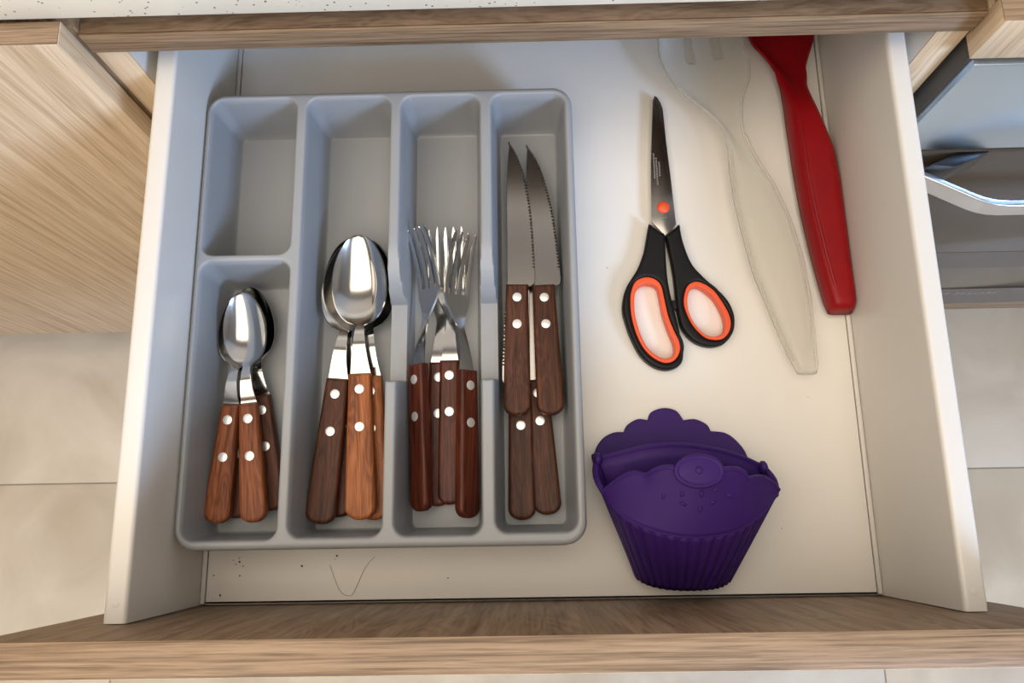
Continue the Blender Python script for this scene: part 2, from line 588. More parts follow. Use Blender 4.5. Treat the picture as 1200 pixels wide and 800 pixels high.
# oven
ov = thing('oven', 'built-in oven with brushed steel panel and dark glass door', 'oven', (0.61, YC, -0.52))
obj('oven_body', box(0.3085, 0.890, YD + 0.006, 0.92, -0.517, 0.1235, 0.001), gasket, ov)
obj('control_panel', box(0.3115, 0.888, YD, YD + 0.020, -0.0118, 0.1180, 0.0018), brushed, ov, label='brushed steel panel')
od = obj('oven_door', box(0.3115, 0.888, YD + 0.0005, YD + 0.0058, -0.515, -0.0165, 0.0012), dark_glass, ov, label='dark glass door')
obj('door_trim', box(0.3120, 0.888, YD + 0.0002, YD + 0.0008, -0.5145, -0.440, 0.0), dark_trim, od)
obj('door_trim', box(0.3120, 0.888, YD + 0.0002, YD + 0.0008, -0.345, -0.285, 0.0), dark_trim, od)
# faint word printed low on the glass: too small in the photograph to read, kept as illegible strokes
strokes, x = [], 0.574
rnd = random.Random(3)
for k, wd in enumerate([8, 3, 5, 0, 7, 6, 8, 6, 6, 7, 5]):
    if wd:
        h = rnd.choice([0.009, 0.009, 0.013])
        strokes.append(box(x, x + 0.0022, YD + 0.00012, YD + 0.0006, -0.468, -0.468 + h, 0))
        strokes.append(box(x + 0.0022, x + wd / 1000, YD + 0.00012, YD + 0.0006, -0.468 + 0.4 * h * rnd.random(), -0.465 + 0.5 * h, 0))
    x += wd / 1000 + 0.0022 if wd else 0.006
obj('printed_lettering', join(*strokes), print_m, od, label='faint pale lettering on the oven glass')
# bow handle: straight bar with slanted ends, black brackets behind it
hz0, hz1 = -0.051, -0.029
path = [(0.3450, 0.3475), (0.3620, 0.3390), (0.3780, 0.3305), (0.3900, 0.3243), (0.3980, 0.3211), (0.4070, 0.3189), (0.4170, 0.3180), (0.61, 0.3180),
        (0.7930, 0.3180), (0.8030, 0.3189), (0.8120, 0.3211), (0.8200, 0.3243), (0.8320, 0.3305), (0.8480, 0.3390), (0.8650, 0.3475)]
front = path
back = [(x_, y_ + 0.0065) for x_, y_ in front][::-1]
obj('handle', slab(front + back, hz0, hz1, 0.0016, 3), alu, ov, label='brushed aluminium bow handle', wn=True)
for a, q in ((0.3470, 1), (0.8630, -1)):
    obj('handle_bracket', slab([(a, 0.3530), (a + q * 0.020, 0.3500), (a + q * 0.052, YD - 0.0002), (a + q * 0.024, YD - 0.0002)], -0.050, -0.0165, 0.001, 2), black_m, ov, label='black handle bracket')

kb = tag(obj('baseboard_back', box(-1.10, 0.915, 0.435, 0.450, FZ, -0.589, 0.0005), oak_x), kind='structure')
tag(obj('countertop', box(-1.12, 0.935, YC, 0.985, 0.1695, 0.2095, 0.0015), quartz, loc=(0, YC, 0.1695)),
    'white speckled stone countertop running above the oak cabinets', 'countertop')

# ------------------------------------------------------------------ drawer
dr = thing('drawer', 'open white kitchen drawer with an oak front', 'drawer', (0, 0.25, -0.012))
H = 0.1137
for s in (-1, 1):
    a, b_ = sorted((s * 0.2550, s * 0.2697))
    # side with rounded top, extruded along y
    prof = []
    r_ = 0.003
    for k in range(7):
        q = math.pi / 2 * k / 6
        prof.append((b_ - r_ + r_ * math.cos(q), H - r_ + r_ * math.sin(q)))
    for k in range(7):
        q = math.pi / 2 + math.pi / 2 * k / 6
        prof.append((a + r_ + r_ * math.cos(q), H - r_ + r_ * math.sin(q)))
    prof += [(a, -0.014), (b_, -0.014)]
    n = len(prof)
    V = [(x_, 0.0006, z_) for x_, z_ in prof] + [(x_, 0.545, z_) for x_, z_ in prof]
    F = [(i, (i + 1) % n, n + (i + 1) % n, n + i) for i in range(n)] + [tuple(range(n))[::-1], tuple(range(n, 2 * n))]
    obj('side_panel', (V, F), white_mel, dr)
    obj('corner_strip', box(*sorted((s * 0.2548, s * 0.2515)), 0.0015, 0.544, -0.001, 0.0022, 0.0008), white_mel, dr, label='thin white strip along the drawer bottom')
    obj('slide_rail', box(*sorted((s * 0.2705, s * 0.2800)), 0.30, 0.86, 0.030, 0.072, 0.001), slide_m, dr)
obj('bottom_panel', box(-0.2512, 0.2512, 0.0028, 0.544, -0.008, 0.0, 0.0003), white_floor, dr)
obj('underlay', box(-0.2548, 0.2548, 0.0008, 0.5448, -0.0125, -0.0085, 0), dark_gap, dr)
obj('back_panel', box(-0.2548, 0.2548, 0.5455, 0.560, -0.010, 0.105, 0.001), white_mel, dr)
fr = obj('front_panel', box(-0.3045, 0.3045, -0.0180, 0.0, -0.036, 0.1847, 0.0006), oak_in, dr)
obj('edge_band', box(-0.3045, 0.3045, -0.0187, -0.0002, 0.18475, 0.1854, 0.0002), oak_x, fr, label='pale oak strip on the top of the drawer front')
obj('outer_face', box(-0.3045, 0.3045, -0.0190, -0.0181, -0.036, 0.1847, 0.0002), oak_z, fr, label='lighter oak face on the outside of the drawer front')
obj('screw_cap', disc(-0.262, 0.012, H - 0.0005, H + 0.0002, 0.0022), white_mel, dr)
obj('screw_cap', disc(0.262, 0.012, H - 0.0005, H + 0.0002, 0.0022), white_mel, dr)

# ------------------------------------------------------------------ cutlery tray
ZR = 0.060
X0, X1, Y0, Y1, RC = -0.2541, 0.0335, 0.0415, 0.3908, 0.016
cells = [(-0.2492, -0.1826, 0.2570, 0.3850), (-0.2492, -0.1820, 0.0482, 0.2512), (-0.1742, -0.1088, 0.0492, 0.3848),
         (-0.1002, -0.0390, 0.0495, 0.3845), (-0.0297, 0.0272, 0.0505, 0.3842)]


def tray_z(x, y):
    z = np.full_like(x, ZR)
    for (a, b, c, d) in cells:
        rr = 0.009
        cx, cy, hx, hy = (a + b) / 2, (c + d) / 2, (b - a) / 2 - rr, (d - c) / 2 - rr
        qx, qy = np.abs(x - cx) - hx, np.abs(y - cy) - hy
        sd = np.hypot(np.maximum(qx, 0), np.maximum(qy, 0)) + np.minimum(np.maximum(qx, qy), 0) - rr
        t = -sd * 15.0
        k = 0.006
        dep = 0.5 * (t + np.sqrt(t * t + k * k)) - 0.0003
        D = ZR - 0.004
        kk = 0.026
        h = np.clip(0.5 + 0.5 * (D - dep) / kk, 0, 1)
        dep = D * (1 - h) + dep * h - kk * h * (1 - h)
        z = np.minimum(z, ZR - np.maximum(dep, 0))
    # finger dip across the two right-hand dividers
    DIP = 0.024
    s = np.clip((y - 0.2250) / 0.040, 0, 1)
    back_r = DIP + (ZR - DIP) * np.sqrt(np.maximum(0, 1 - (1 - s) ** 2))
    f = np.clip((0.1645 - y) / 0.007, 0, 1)
    front_r = DIP + (ZR - DIP) * (f * f * (3 - 2 * f))
    dip = np.maximum(back_r, front_r)
    inx = (x > -0.142) & (x < -0.002)
    z = np.where(inx, np.minimum(z, dip), z)
    return z


ny, nx = 340, 330
ty = np.linspace(0, 1, ny)
yy = Y0 + (Y1 - Y0) * ty
hw = np.zeros(ny)
for i, y_ in enumerate(yy):
    e = max(0.0, RC - (y_ - Y0), RC - (Y1 - y_))
    hw[i] = RC - math.sqrt(max(0, RC * RC - e * e))
sx = np.linspace(0, 1, nx)
GX = (X0 + hw)[:, None] + (X1 - X0 - 2 * hw)[:, None] * sx[None, :]
GY = np.repeat(yy[:, None], nx, 1)
GZ = tray_z(GX, GY)
cxm, cym = (X0 + X1) / 2, (Y0 + Y1) / 2
qx = np.abs(GX - cxm) - ((X1 - X0) / 2 - RC)
qy = np.abs(GY - cym) - ((Y1 - Y0) / 2 - RC)
sdo = -(np.hypot(np.maximum(qx, 0), np.maximum(qy, 0)) + np.minimum(np.maximum(qx, qy), 0) - RC)
e = np.clip((0.0042 - sdo) / 0.0042, 0, 1)
GZ = GZ - 0.0042 * (1 - np.sqrt(np.maximum(0, 1 - e * e)))
V = list(zip(GX.ravel().tolist(), GY.ravel().tolist(), GZ.ravel().tolist()))
F = [(i * nx + j, i * nx + j + 1, (i + 1) * nx + j + 1, (i + 1) * nx + j) for i in range(ny - 1) for j in range(nx - 1)]
rim = [j for j in range(nx)] + [i * nx + nx - 1 for i in range(1, ny)] + [(ny - 1) * nx + j for j in range(nx - 2, -1, -1)] + [i * nx for i in range(ny - 2, 0, -1)]
prev = rim
for (ins, z_) in ((0.0, 0.048), (0.0015, 0.047), (0.005, 0.0005)):
    ring = []
    for i in rim:
        x_, y_, _ = V[i]
        fx = (x_ - cxm) * (1 - 2 * ins / (X1 - X0)) + cxm
        fy = (y_ - cym) * (1 - 2 * ins / (Y1 - Y0)) + cym
        ring.append(len(V))
        V.append((fx, fy, z_))
    for a in range(len(rim)):
        b_ = (a + 1) % len(rim)
        F.append((prev[b_], prev[a], ring[a], ring[b_]))
    prev = ring
F.append(tuple(prev))
me_tray = obj('cutlery_tray', (V, F), tray_pl, loc=(cxm, cym, 0), sharp=60)
tag(me_tray, 'pale grey plastic cutlery tray with five compartments on the drawer bottom', 'tray')


# ------------------------------------------------------------------ cutlery
def handle_outline(L, w0, w1, rend):
    """square at the metal end (y = L), rounded at the butt (y = 0)"""
    pts = []
    n = 8
    for k in range(n + 1):
        q = math.pi + (math.pi / 2) * k / n
        pts.append((-w1 / 2 + rend + rend * math.cos(q), rend + 0.85 * rend * math.sin(q) - 0.15 * rend))
    for k in range(n + 1):
        q = 1.5 * math.pi + (math.pi / 2) * k / n
        pts.append((w1 / 2 - rend + rend * math.cos(q), rend + 0.85 * rend * math.sin(q) - 0.15 * rend))
    for t in (0.25, 0.5, 0.75, 1.0):
        y = rend + (L - rend) * t
        pts.append((w1 / 2 + (w0 - w1) / 2 * t ** 1.2, y))
    for t in (1.0, 0.75, 0.5, 0.25):
        y = rend + (L - rend) * t
        pts.append((-w1 / 2 - (w0 - w1) / 2 * t ** 1.2, y))
    return pts


def add_handle(root, L, w0, w1, th, rivets, m, rr=0.0036):
    h = obj('handle', slab(handle_outline(L, w0, w1, w1 * 0.48), -th / 2, th / 2, 0.0028, 4), m, root, local=True, wn=True)
    h.material_slots[0].link = 'OBJECT'
    h.material_slots[0].material = m
    for y in rivets:
        obj('rivet', disc(0, L - y, -th / 2 - 0.00025, th / 2 + 0.0003, rr), rivet_m, h, local=True)
    return h


def spoon_head(L, LT, wj, wn_, wb, bowl0, depth):
    """metal part from the handle end (y = L) to the tip (y = LT)"""
    P = []
    ns, nu = 40, 14
    for i in range(ns + 1):
        s = i / ns
        y = L - 0.006 + (LT - L + 0.006) * (1 - (1 - s) ** 1.35)
        if i == ns:
            y = LT
        u0 = (y - L) / (LT - L)
        if u0 < bowl0:
            t = max(0, u0) / bowl0
            wdt = wj + (wn_ - wj) * (t ** 0.75)
            d = 0.0
        else:
            t = (u0 - bowl0) / (1 - bowl0)
            egg = (max(0, 4 * (t ** 0.82) * (1 - t ** 0.82))) ** 0.52
            wdt = max(wb * egg, wn_ * max(0, 1 - t * 4), 0.0004)
            d = depth * min(1, (4 * t * (1 - t)) ** 0.9)
        zc = 0.0055 * math.sin(min(1, max(0, u0) / bowl0) * math.pi) + 0.004 * max(0, u0)
        tt = max(0, (u0 - bowl0) / (1 - bowl0))
        zc += 0.003 * tt
        row = []
        for j in range(nu + 1):
            u = -1 + 2 * j / nu
            row.append((u * wdt / 2, y, zc - d * (1 - abs(u) ** 2.2)))
        P.append(row)
    return shell(P, 0.0014)


def fork_head(L, LT):
    gs = []
    hl = LT - L
    yt = L + hl * 0.56

    def zc(u):
        # neck arches up, the palm dips, the tines curl up
        t = min(1, max(0, u) / 0.6)
        return -0.0135 * t * t * (3 - 2 * t) + 0.0135 * max(0, (u - 0.55) / 0.45) ** 1.7

    def wid(u):
        if u < 0.30:
            return 0.0135 + (0.0062 - 0.0135) * (max(0, u) / 0.30) ** 0.8
        t = min(1, (u - 0.30) / 0.26)
        return 0.0062 + (0.0238 - 0.0062) * (t * t * (3 - 2 * t))
    P = []
    for i in range(25):
        u = -0.05 + (0.57 + 0.05) * i / 24
        row = []
        for j in range(11):
            q = -1 + 2 * j / 10
            row.append((q * wid(u) / 2, L + hl * u, zc(u) + 0.0016 * q * q * max(0, (u - 0.3) / 0.3)))
        P.append(row)
    gs.append(shell(P, 0.0015))
    tw, gap = 0.0038, 0.00287
    for k in range(4):
        xc = -0.0238 / 2 + tw / 2 + k * (tw + gap)
        P = []
        for i in range(17):
            u = 0.555 + 0.445 * i / 16
            t = (u - 0.555) / 0.445
            hwid = tw / 2 * (1 - 0.25 * t) * (1 if t < 0.85 else max(0.25, math.sqrt(max(0, 1 - ((t - 0.85) / 0.155) ** 2))))
            xcc = xc * (1 - 0.06 * t)
            row = []
            for j in range(5):
                q = -1 + 2 * j / 4
                row.append((xcc + q * hwid, L + hl * u, zc(u) + 0.0016 * ((xcc + q * hwid) / 0.0119) ** 2 - 0.0002 * q * q))
            P.append(row)
        gs.append(shell(P, 0.0017))
    return join(*gs)


def knife_blade(L, LT):
    spine = [(-0.0078, L - 0.005), (-0.0080, L + 0.03), (-0.0084, L + 0.06), (-0.0084, L + 0.085), (-0.0079, L + 0.105), (-0.0064, LT)]
    sp = smooth_loop(spine, 5, closed=False)
    edge = [(0.0140, L + 0.0075), (0.0136, L + 0.025), (0.0122, L + 0.050), (0.0096, L + 0.075), (0.0052, L + 0.097), (-0.0008, L + 0.114), (-0.0064, LT)]
    ed = smooth_loop(edge, 7, closed=False)
    teeth = []
    for i, (x, y) in enumerate(ed[:-1]):
        if i < 5:
            teeth.append((x, y))
            continue
        nxt = ed[i + 1]
        teeth.append((x, y))
        mx_, my = (x + nxt[0]) / 2, (y + nxt[1]) / 2
        teeth.append((mx_ - 0.0014, my - 0.0004))
    heel = [(0.0070, L - 0.005), (0.0074, L - 0.0005), (0.0110, L - 0.0004), (0.0132, L + 0.001), (0.0140, L + 0.0035)]
    outline = sp[:-1] + [(-0.0064, LT)] + teeth[::-1] + heel[::-1]
    return slab(outline, -0.0008, 0.0008, 0.0003, 1)


def resample_xy(pts, step):
    p = np.array(smooth_loop(pts, 10, closed=False))
    d = np.concatenate([[0], np.cumsum(np.linalg.norm(np.diff(p, axis=0), axis=1))])
    t = np.arange(0, d[-1], step)
    return list(zip(np.interp(t, d, p[:, 0]), np.interp(t, d, p[:, 1])))


def place(root, A, J, roll=0.0):
    A, J = Vector(A), Vector(J)
    d = (J - A).normalized()
    side = d.cross(Vector((0, 0, 1))).normalized()
    up = side.cross(d)
    M = Matrix((side, d, up)).transposed().to_4x4()
    M = Matrix.Translation(A) @ M @ Matrix.Rotation(roll, 4, 'Y')
    root.matrix_world = M


def copy_tree(o, parent=None):
    c = o.copy()
    COL.objects.link(c)
    if parent is not None:
        c.parent = parent
        c.matrix_parent_inverse = o.matrix_parent_inverse.copy()
    for ch in [k for k in bpy.data.objects if k.parent == o]:
        copy_tree(ch, c)
    return c


def set_wood(root, m):
    for ch in root.children:
        if ch.name.startswith('handle'):
            ch.material_slots[0].material = m


def make_spoon(name, cat, L, LT, w0, w1, rivs, wj, wn_, wb, bowl0, depth):
    t = thing(name, 'spoon', cat)
    add_handle(t, L, w0, w1, 0.0095, rivs, brown_wood)
    obj('bowl', spoon_head(L, LT, wj, wn_, wb, bowl0, depth), steel, t, local=True, sharp=60)
    return t


def lay(proto, specs, cat, group):
    for i, (lab, A, J, roll, m) in enumerate(specs):
        o = proto if i == 0 else copy_tree(proto)
        tag(o, lab, cat, group)
        place(o, A, J, math.radians(roll))
        set_wood(o, m)


tsp = make_spoon('tablespoon', 'spoon', 0.109, 0.2185, 0.0170, 0.0228, (0.012, 0.0405), 0.0160, 0.0062, 0.0415, 0.355, 0.0085)
lay(tsp, [
    ('topmost tablespoon with an orange-brown wooden handle and shiny bowl in the second compartment', (-0.1305, 0.0611, 0.0235), (-0.1362, 0.279, 0.0295), 0, tan_wood),
    ('tablespoon with an orange-brown handle lying right under the topmost tablespoon', (-0.1226, 0.0610, 0.0125), (-0.1317, 0.2783, 0.0205), 0, tan_wood),
    ('tablespoon with a dark purplish-brown handle slanting left of the topmost tablespoon', (-0.1618, 0.0586, 0.0205), (-0.1412, 0.2727, 0.0235), 0, brown_wood),
    ('lowest tablespoon with a dark handle mostly hidden under the dark slanting one', (-0.1510, 0.0634, 0.0095), (-0.1450, 0.2700, 0.0150), 0, red_wood),
], 'spoon', 'tablespoons in the cutlery tray')

tea = make_spoon('teaspoon', 'spoon', 0.088, 0.1745, 0.0135, 0.0200, (0.0115, 0.0395), 0.0125, 0.0052, 0.0318, 0.36, 0.0068)
lay(tea, [
    ('topmost teaspoon with the upright brown handle and mirror bowl in the lower left compartment', (-0.2081, 0.0605, 0.0275), (-0.2256, 0.2340, 0.0300), 0, mid_wood),
    ('teaspoon slanting left with its butt nearest the left drawer side', (-0.2386, 0.0604, 0.0210), (-0.2268, 0.2350, 0.0240), 0, mid_wood),
    ('bottom teaspoon whose dark handle shows between the two upper teaspoon handles', (-0.2285, 0.0640, 0.0090), (-0.2290, 0.2380, 0.0140), 0, brown_wood),
    ('teaspoon slanting right with its butt nearest the tablespoons', (-0.1995, 0.0692, 0.0125), (-0.2240, 0.2410, 0.0185), 0, brown_wood),
], 'spoon', 'teaspoons in the cutlery tray')

fk = thing('fork', 'fork', 'fork')
add_handle(fk, 0.110, 0.0150, 0.0186, 0.0095, (0.012, 0.040), red_wood)
obj('tines', fork_head(0.110, 0.2185), steel, fk, local=True, sharp=50)
lay(fk, [
    ('leftmost fork, tilted on its side, with a dark red-brown handle', (-0.0857, 0.0665, 0.0235), (-0.0886, 0.1802, 0.0300), -42, red_wood),
    ('lower fork mostly hidden between the leftmost fork and the fork with bright rivets', (-0.0755, 0.0703, 0.0105), (-0.0742, 0.1756, 0.0150), 0, red_wood),
    ('fork with bright round rivets, third from the left', (-0.0657, 0.0713, 0.0120), (-0.0657, 0.1800, 0.0175), 0, red_wood),
    ('rightmost fork, tilted on its side, its butt nearest the tray front', (-0.0517, 0.0611, 0.0235), (-0.0515, 0.1713, 0.0300), 40, red_wood),
], 'fork', 'forks in the cutlery tray')

kn = thing('steak_knife', 'knife', 'knife')
add_handle(kn, 0.103, 0.0172, 0.0206, 0.0105, (0.011, 0.0325), brown_wood)
kb_ = obj('blade', knife_blade(0.103, 0.227), blade_steel, kn, local=True, sharp=25)
# flush dark dots painting the shade of the ground scallops along the edge
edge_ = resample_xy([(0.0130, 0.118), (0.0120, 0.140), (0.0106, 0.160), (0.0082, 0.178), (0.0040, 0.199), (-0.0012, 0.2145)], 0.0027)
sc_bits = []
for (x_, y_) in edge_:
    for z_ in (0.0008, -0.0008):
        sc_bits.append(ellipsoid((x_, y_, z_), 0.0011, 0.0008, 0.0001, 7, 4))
obj('serration_shade', join(*sc_bits), scallop_shade_m, kb_, local=True)['kind'] = 'stuff'
lay(kn, [
    ('upper left steak knife with its serrated blade pointing to the back of the tray', (-0.0139, 0.1356, 0.0275), (-0.0121, 0.2382, 0.0255), 0, brown_wood),
    ('upper right steak knife leaning left, its serrated edge toward the tray side', (0.0118, 0.1358, 0.0265), (0.0085, 0.2392, 0.0225), 0, brown_wood),
    ('lower left steak knife, half hidden, with its serrated edge turned left', (-0.0115, 0.0593, 0.0115), (-0.0112, 0.1585, 0.0150), 180, brown_wood),
    ('lower right steak knife, half hidden, its handle butt at the tray front right', (0.0083, 0.0627, 0.0115), (0.0010, 0.1703, 0.0125), 180, brown_wood),
], 'knife', 'steak knives in the cutlery tray')

# ------------------------------------------------------------------ scissors
LH = [(0.0966, 0.2941), (0.0934, 0.2793), (0.0907, 0.2685), (0.0847, 0.2547), (0.0752, 0.2396), (0.0716, 0.2245), (0.073, 0.2125), (0.0775, 0.1975), (0.0839, 0.1842), (0.0934, 0.1752), (0.1046, 0.1721), (0.1148, 0.1763), (0.1178, 0.1864), (0.1163, 0.1997), (0.1138, 0.2146), (0.111, 0.2297), (0.1088, 0.2511), (0.109, 0.279), (0.1093, 0.2831)]
LO = [(0.0779, 0.2293), (0.0793, 0.2373), (0.0829, 0.2446), (0.0908, 0.2481), (0.0984, 0.2463), (0.1032, 0.2408), (0.1051, 0.2301), (0.1075, 0.2154), (0.1112, 0.2036), (0.1153, 0.1931), (0.1144, 0.1853), (0.1096, 0.179), (0.102, 0.1776), (0.0935, 0.1819), (0.0864, 0.1897), (0.0813, 0.2015), (0.0782, 0.216)]
LI = [(0.0812, 0.2288), (0.0829, 0.2368), (0.0877, 0.2421), (0.0948, 0.2426), (0.1, 0.2391), (0.1018, 0.2297), (0.1036, 0.2163), (0.1072, 0.2031), (0.1109, 0.1912), (0.1095, 0.1835), (0.1027, 0.181), (0.096, 0.1837), (0.0894, 0.1904), (0.0843, 0.2022), (0.0812, 0.2168)]
RH = [(0.1217, 0.2935), (0.1234, 0.2787), (0.129, 0.2599), (0.1383, 0.2474), (0.1518, 0.2334), (0.1583, 0.2227), (0.1602, 0.2107), (0.1564, 0.1989), (0.1487, 0.1917), (0.1372, 0.1904), (0.1261, 0.1951), (0.1181, 0.2056), (0.1155, 0.2176), (0.1148, 0.2296), (0.1138, 0.251), (0.1109, 0.2758), (0.1095, 0.283)]
RO = [(0.1206, 0.2284), (0.1236, 0.239), (0.129, 0.2433), (0.1354, 0.2428), (0.1452, 0.2359), (0.1531, 0.2224), (0.1567, 0.2118), (0.1553, 0.2027), (0.1498, 0.1963), (0.1422, 0.1954), (0.1348, 0.1979), (0.1266, 0.2072), (0.1217, 0.2191)]
RI = [(0.1235, 0.2279), (0.126, 0.2365), (0.1313, 0.2398), (0.1382, 0.2363), (0.1453, 0.2288), (0.1508, 0.2167), (0.152, 0.2074), (0.1496, 0.2009), (0.1431, 0.1981), (0.1356, 0.1999), (0.1285, 0.2079), (0.1241, 0.2185)]
B1 = [(0.1081, 0.41), (0.1063, 0.4064), (0.1036, 0.376), (0.1015, 0.3497), (0.1004, 0.3289), (0.0998, 0.3084), (0.0995, 0.2958), (0.1091, 0.2839), (0.1161, 0.2895), (0.1166, 0.3234), (0.1123, 0.3581), (0.1095, 0.3883), (0.1088, 0.4046)]
B2 = [(0.108, 0.4117), (0.1104, 0.4104), (0.1129, 0.4056), (0.1147, 0.3992), (0.1157, 0.3696), (0.1176, 0.3346), (0.1194, 0.2944), (0.1095, 0.2846), (0.106, 0.299), (0.1049, 0.3505), (0.1068, 0.4039)]


def mixed(pts, corners, n=6):
    """smooth loop that keeps the listed corner points sharp"""
    m = len(pts)
    cs = sorted(corners)
    out = []
    for a, b in zip(cs, cs[1:] + [cs[0] + m]):
        seg = [pts[i % m] for i in range(a, b + 1)]
        out += smooth_loop(seg, n, closed=False)[:-1]
    return out


sc_ = thing('scissors', 'kitchen scissors with black and orange handles on the drawer bottom', 'scissors', (0.11, 0.29, 0.0))
obj('blade', slab(B2, 0.0042, 0.0060, 0.0003, 2), blade_steel, sc_)
obj('blade', slab(B1, 0.0062, 0.0082, 0.0004, 2), blade_steel, sc_)
lho, lhi = mixed(LH, [0, 18]), smooth_loop(LO, 5)
rho, rhi = mixed(RH, [0, 16]), smooth_loop(RO, 5)
hl_ = obj('handle', slab(lho, 0.0008, 0.0112, 0.0026, 4, holes=[lhi]), black_pl, sc_, wn=True)
hr_ = obj('handle', slab(rho, 0.0008, 0.0104, 0.0026, 4, holes=[rhi]), black_pl, sc_, wn=True)
obj('finger_ring', slab(lhi, 0.0014, 0.0110, 0.0008, 3, holes=[smooth_loop(LI, 5)]), orange_pl, hl_, wn=True, label='orange lining of the long finger hole')
obj('finger_ring', slab(rhi, 0.0014, 0.0104, 0.0008, 3, holes=[smooth_loop(RI, 5)]), orange_pl, hr_, wn=True, label='orange lining of the round thumb hole')
obj('stop_tab', slab([(0.1105, 0.2290), (0.1158, 0.2291), (0.1156, 0.2212), (0.1122, 0.2218)], 0.002, 0.0085, 0.0008), black_pl, hr_)
piv = obj('pivot', ellipsoid((0.1093, 0.3086, 0.0082), 0.0053, 0.0053, 0.0024, 24, 10), orange_pl, sc_, label='orange round pivot cap')
marks = []
rnd = random.Random(5)
for row, (xa, n_) in enumerate(((0.1032, 16), (0.1052, 16), (0.1075, 9))):
    y_ = 0.3570 - row * 0.004
    for k in range(n_):
        h_ = rnd.choice([0.0012, 0.0016, 0.0009])
        wv = 0.0013
        if xa + row * 0.0004 + wv < 0.1118:
            marks.append(box(xa + k % 2 * 0.0002, xa + wv, y_ - h_ * 0.6, y_, 0.0082, 0.00826, 0))
        y_ -= h_ + 0.0003
for k in range(9):
    marks.append(box(0.1070 + k * 0.0006, 0.1070 + k * 0.0006 + 0.0003, 0.2990, 0.2998, 0.0082, 0.00826, 0))
obj('engraved_lettering', join(*marks), engrave_m, sc_, label='faint engraved lettering on the blade')['kind'] = 'stuff'


# ------------------------------------------------------------------ salad servers
def interp_edges(L_, R_, y0, y1, n, sm=2):
    ly = sorted((y, x) for x, y in L_)
    ry = sorted((y, x) for x, y in R_)
    Y = np.linspace(y0, y1, n)
    xl = np.interp(Y, [a for a, _ in ly], [b for _, b in ly])
    xr = np.interp(Y, [a for a, _ in ry], [b for _, b in ry])
    ker = np.array([1, 2, 3, 2, 1.0]) / 9
    for _ in range(sm):
        xl = np.convolve(np.pad(xl, 2, 'edge'), ker, 'valid')
        xr = np.convolve(np.pad(xr, 2, 'edge'), ker, 'valid')
    return Y, xl, xr


def server(Y, xl, xr, yb0, yb1, hz, edge_z, h_handle, dish, m=28, slots=()):
    """strip with an arched channel handle that turns into a dished head"""
    P = []
    for i, y in enumerate(Y):
        t = min(1, max(0, (y - yb0) / (yb1 - yb0)))
        t = t * t * (3 - 2 * t)
        endf = min(1, (y - Y[0]) / 0.006)
        row = []
        for j in range(m + 1):
            u = -1 + 2 * j / m
            x = (xl[i] + xr[i]) / 2 + u * (xr[i] - xl[i]) / 2
            zh = h_handle * (1 - abs(u) ** 7) * math.sqrt(max(0, 1 - (1 - endf) ** 2))
            zb = dish * (u * u - 0.25)
            row.append((x, y, edge_z(y) + (1 - t) * zh + t * zb))
        P.append(row)
    V, F = grid(P)
    keep = []
    for f in F:
        c = np.mean([V[i] for i in f], axis=0)
        j = (f[0] % (m + 1)) + 0.5
        u = -1 + 2 * j / m
        if any(c[1] > ys_ and ua < u < ub for ua, ub, ys_ in slots):
            continue
        keep.append(f)
    return V, keep


CL = [(0.1200, 0.511), (0.1140, 0.495), (0.1110, 0.478), (0.1103, 0.461), (0.1098, 0.4397), (0.1134, 0.4274), (0.1211, 0.4112), (0.1331, 0.3973), (0.1472, 0.3844), (0.1577, 0.3732), (0.1626, 0.363), (0.1652, 0.3514), (0.1654, 0.3361), (0.1668, 0.3098), (0.1713, 0.2802), (0.1774, 0.2477), (0.188, 0.2158), (0.1958, 0.1916), (0.2021, 0.1745), (0.2045, 0.1690), (0.2062, 0.1672)]
CR = [(0.1700, 0.511), (0.1765, 0.495), (0.1800, 0.478), (0.1816, 0.459), (0.1825, 0.4524), (0.1857, 0.4376), (0.1868, 0.4255), (0.1851, 0.4135), (0.1798, 0.4017), (0.1767, 0.3899), (0.1762, 0.3743), (0.178, 0.3626), (0.1827, 0.3509), (0.1887, 0.3393), (0.1978, 0.324), (0.2088, 0.294), (0.2159, 0.2612), (0.2191, 0.2256), (0.2192, 0.1945), (0.2186, 0.1730), (0.2170, 0.1672)]
Y, xl, xr = interp_edges(CL, CR, 0.1672, 0.511, 110, 1)
geo = server(Y, xl, xr, 0.335, 0.385, 0.012, lambda y: 0.012 + 0.004 * min(1, max(0, (y - 0.2) / 0.15)), 0.007, 0.010, 28,
             slots=((-0.36, -0.14, 0.4350), (0.29, 0.50, 0.4400)))
cf = thing('serving_fork', 'clear plastic serving fork with slotted head, lying left of the red spoon', 'serving fork', (0.19, 0.30, 0.0))
cfo = obj('fork_body', geo, clear_pl, cf, sharp=60)
sd = cfo.modifiers.new('thickness', 'SOLIDIFY')
sd.thickness, sd.offset = 0.0022, -1
obj('edge_rib', join(tube([(x_ + 0.0012, y_, 0.0125 + 0.004 * min(1, max(0, (y_ - 0.2) / 0.15)) + (0.0075 if y_ > 0.385 else 0.0075 * max(0, (y_ - 0.335) / 0.05))) for x_, y_ in list(zip(xl, Y))[3:100]], 0.0013, 8),
                     tube([(x_ - 0.0012, y_, 0.0125 + 0.004 * min(1, max(0, (y_ - 0.2) / 0.15)) + (0.0075 if y_ > 0.385 else 0.0075 * max(0, (y_ - 0.335) / 0.05))) for x_, y_ in list(zip(xr, Y))[3:100]], 0.0013, 8)), clear_pl, cfo)

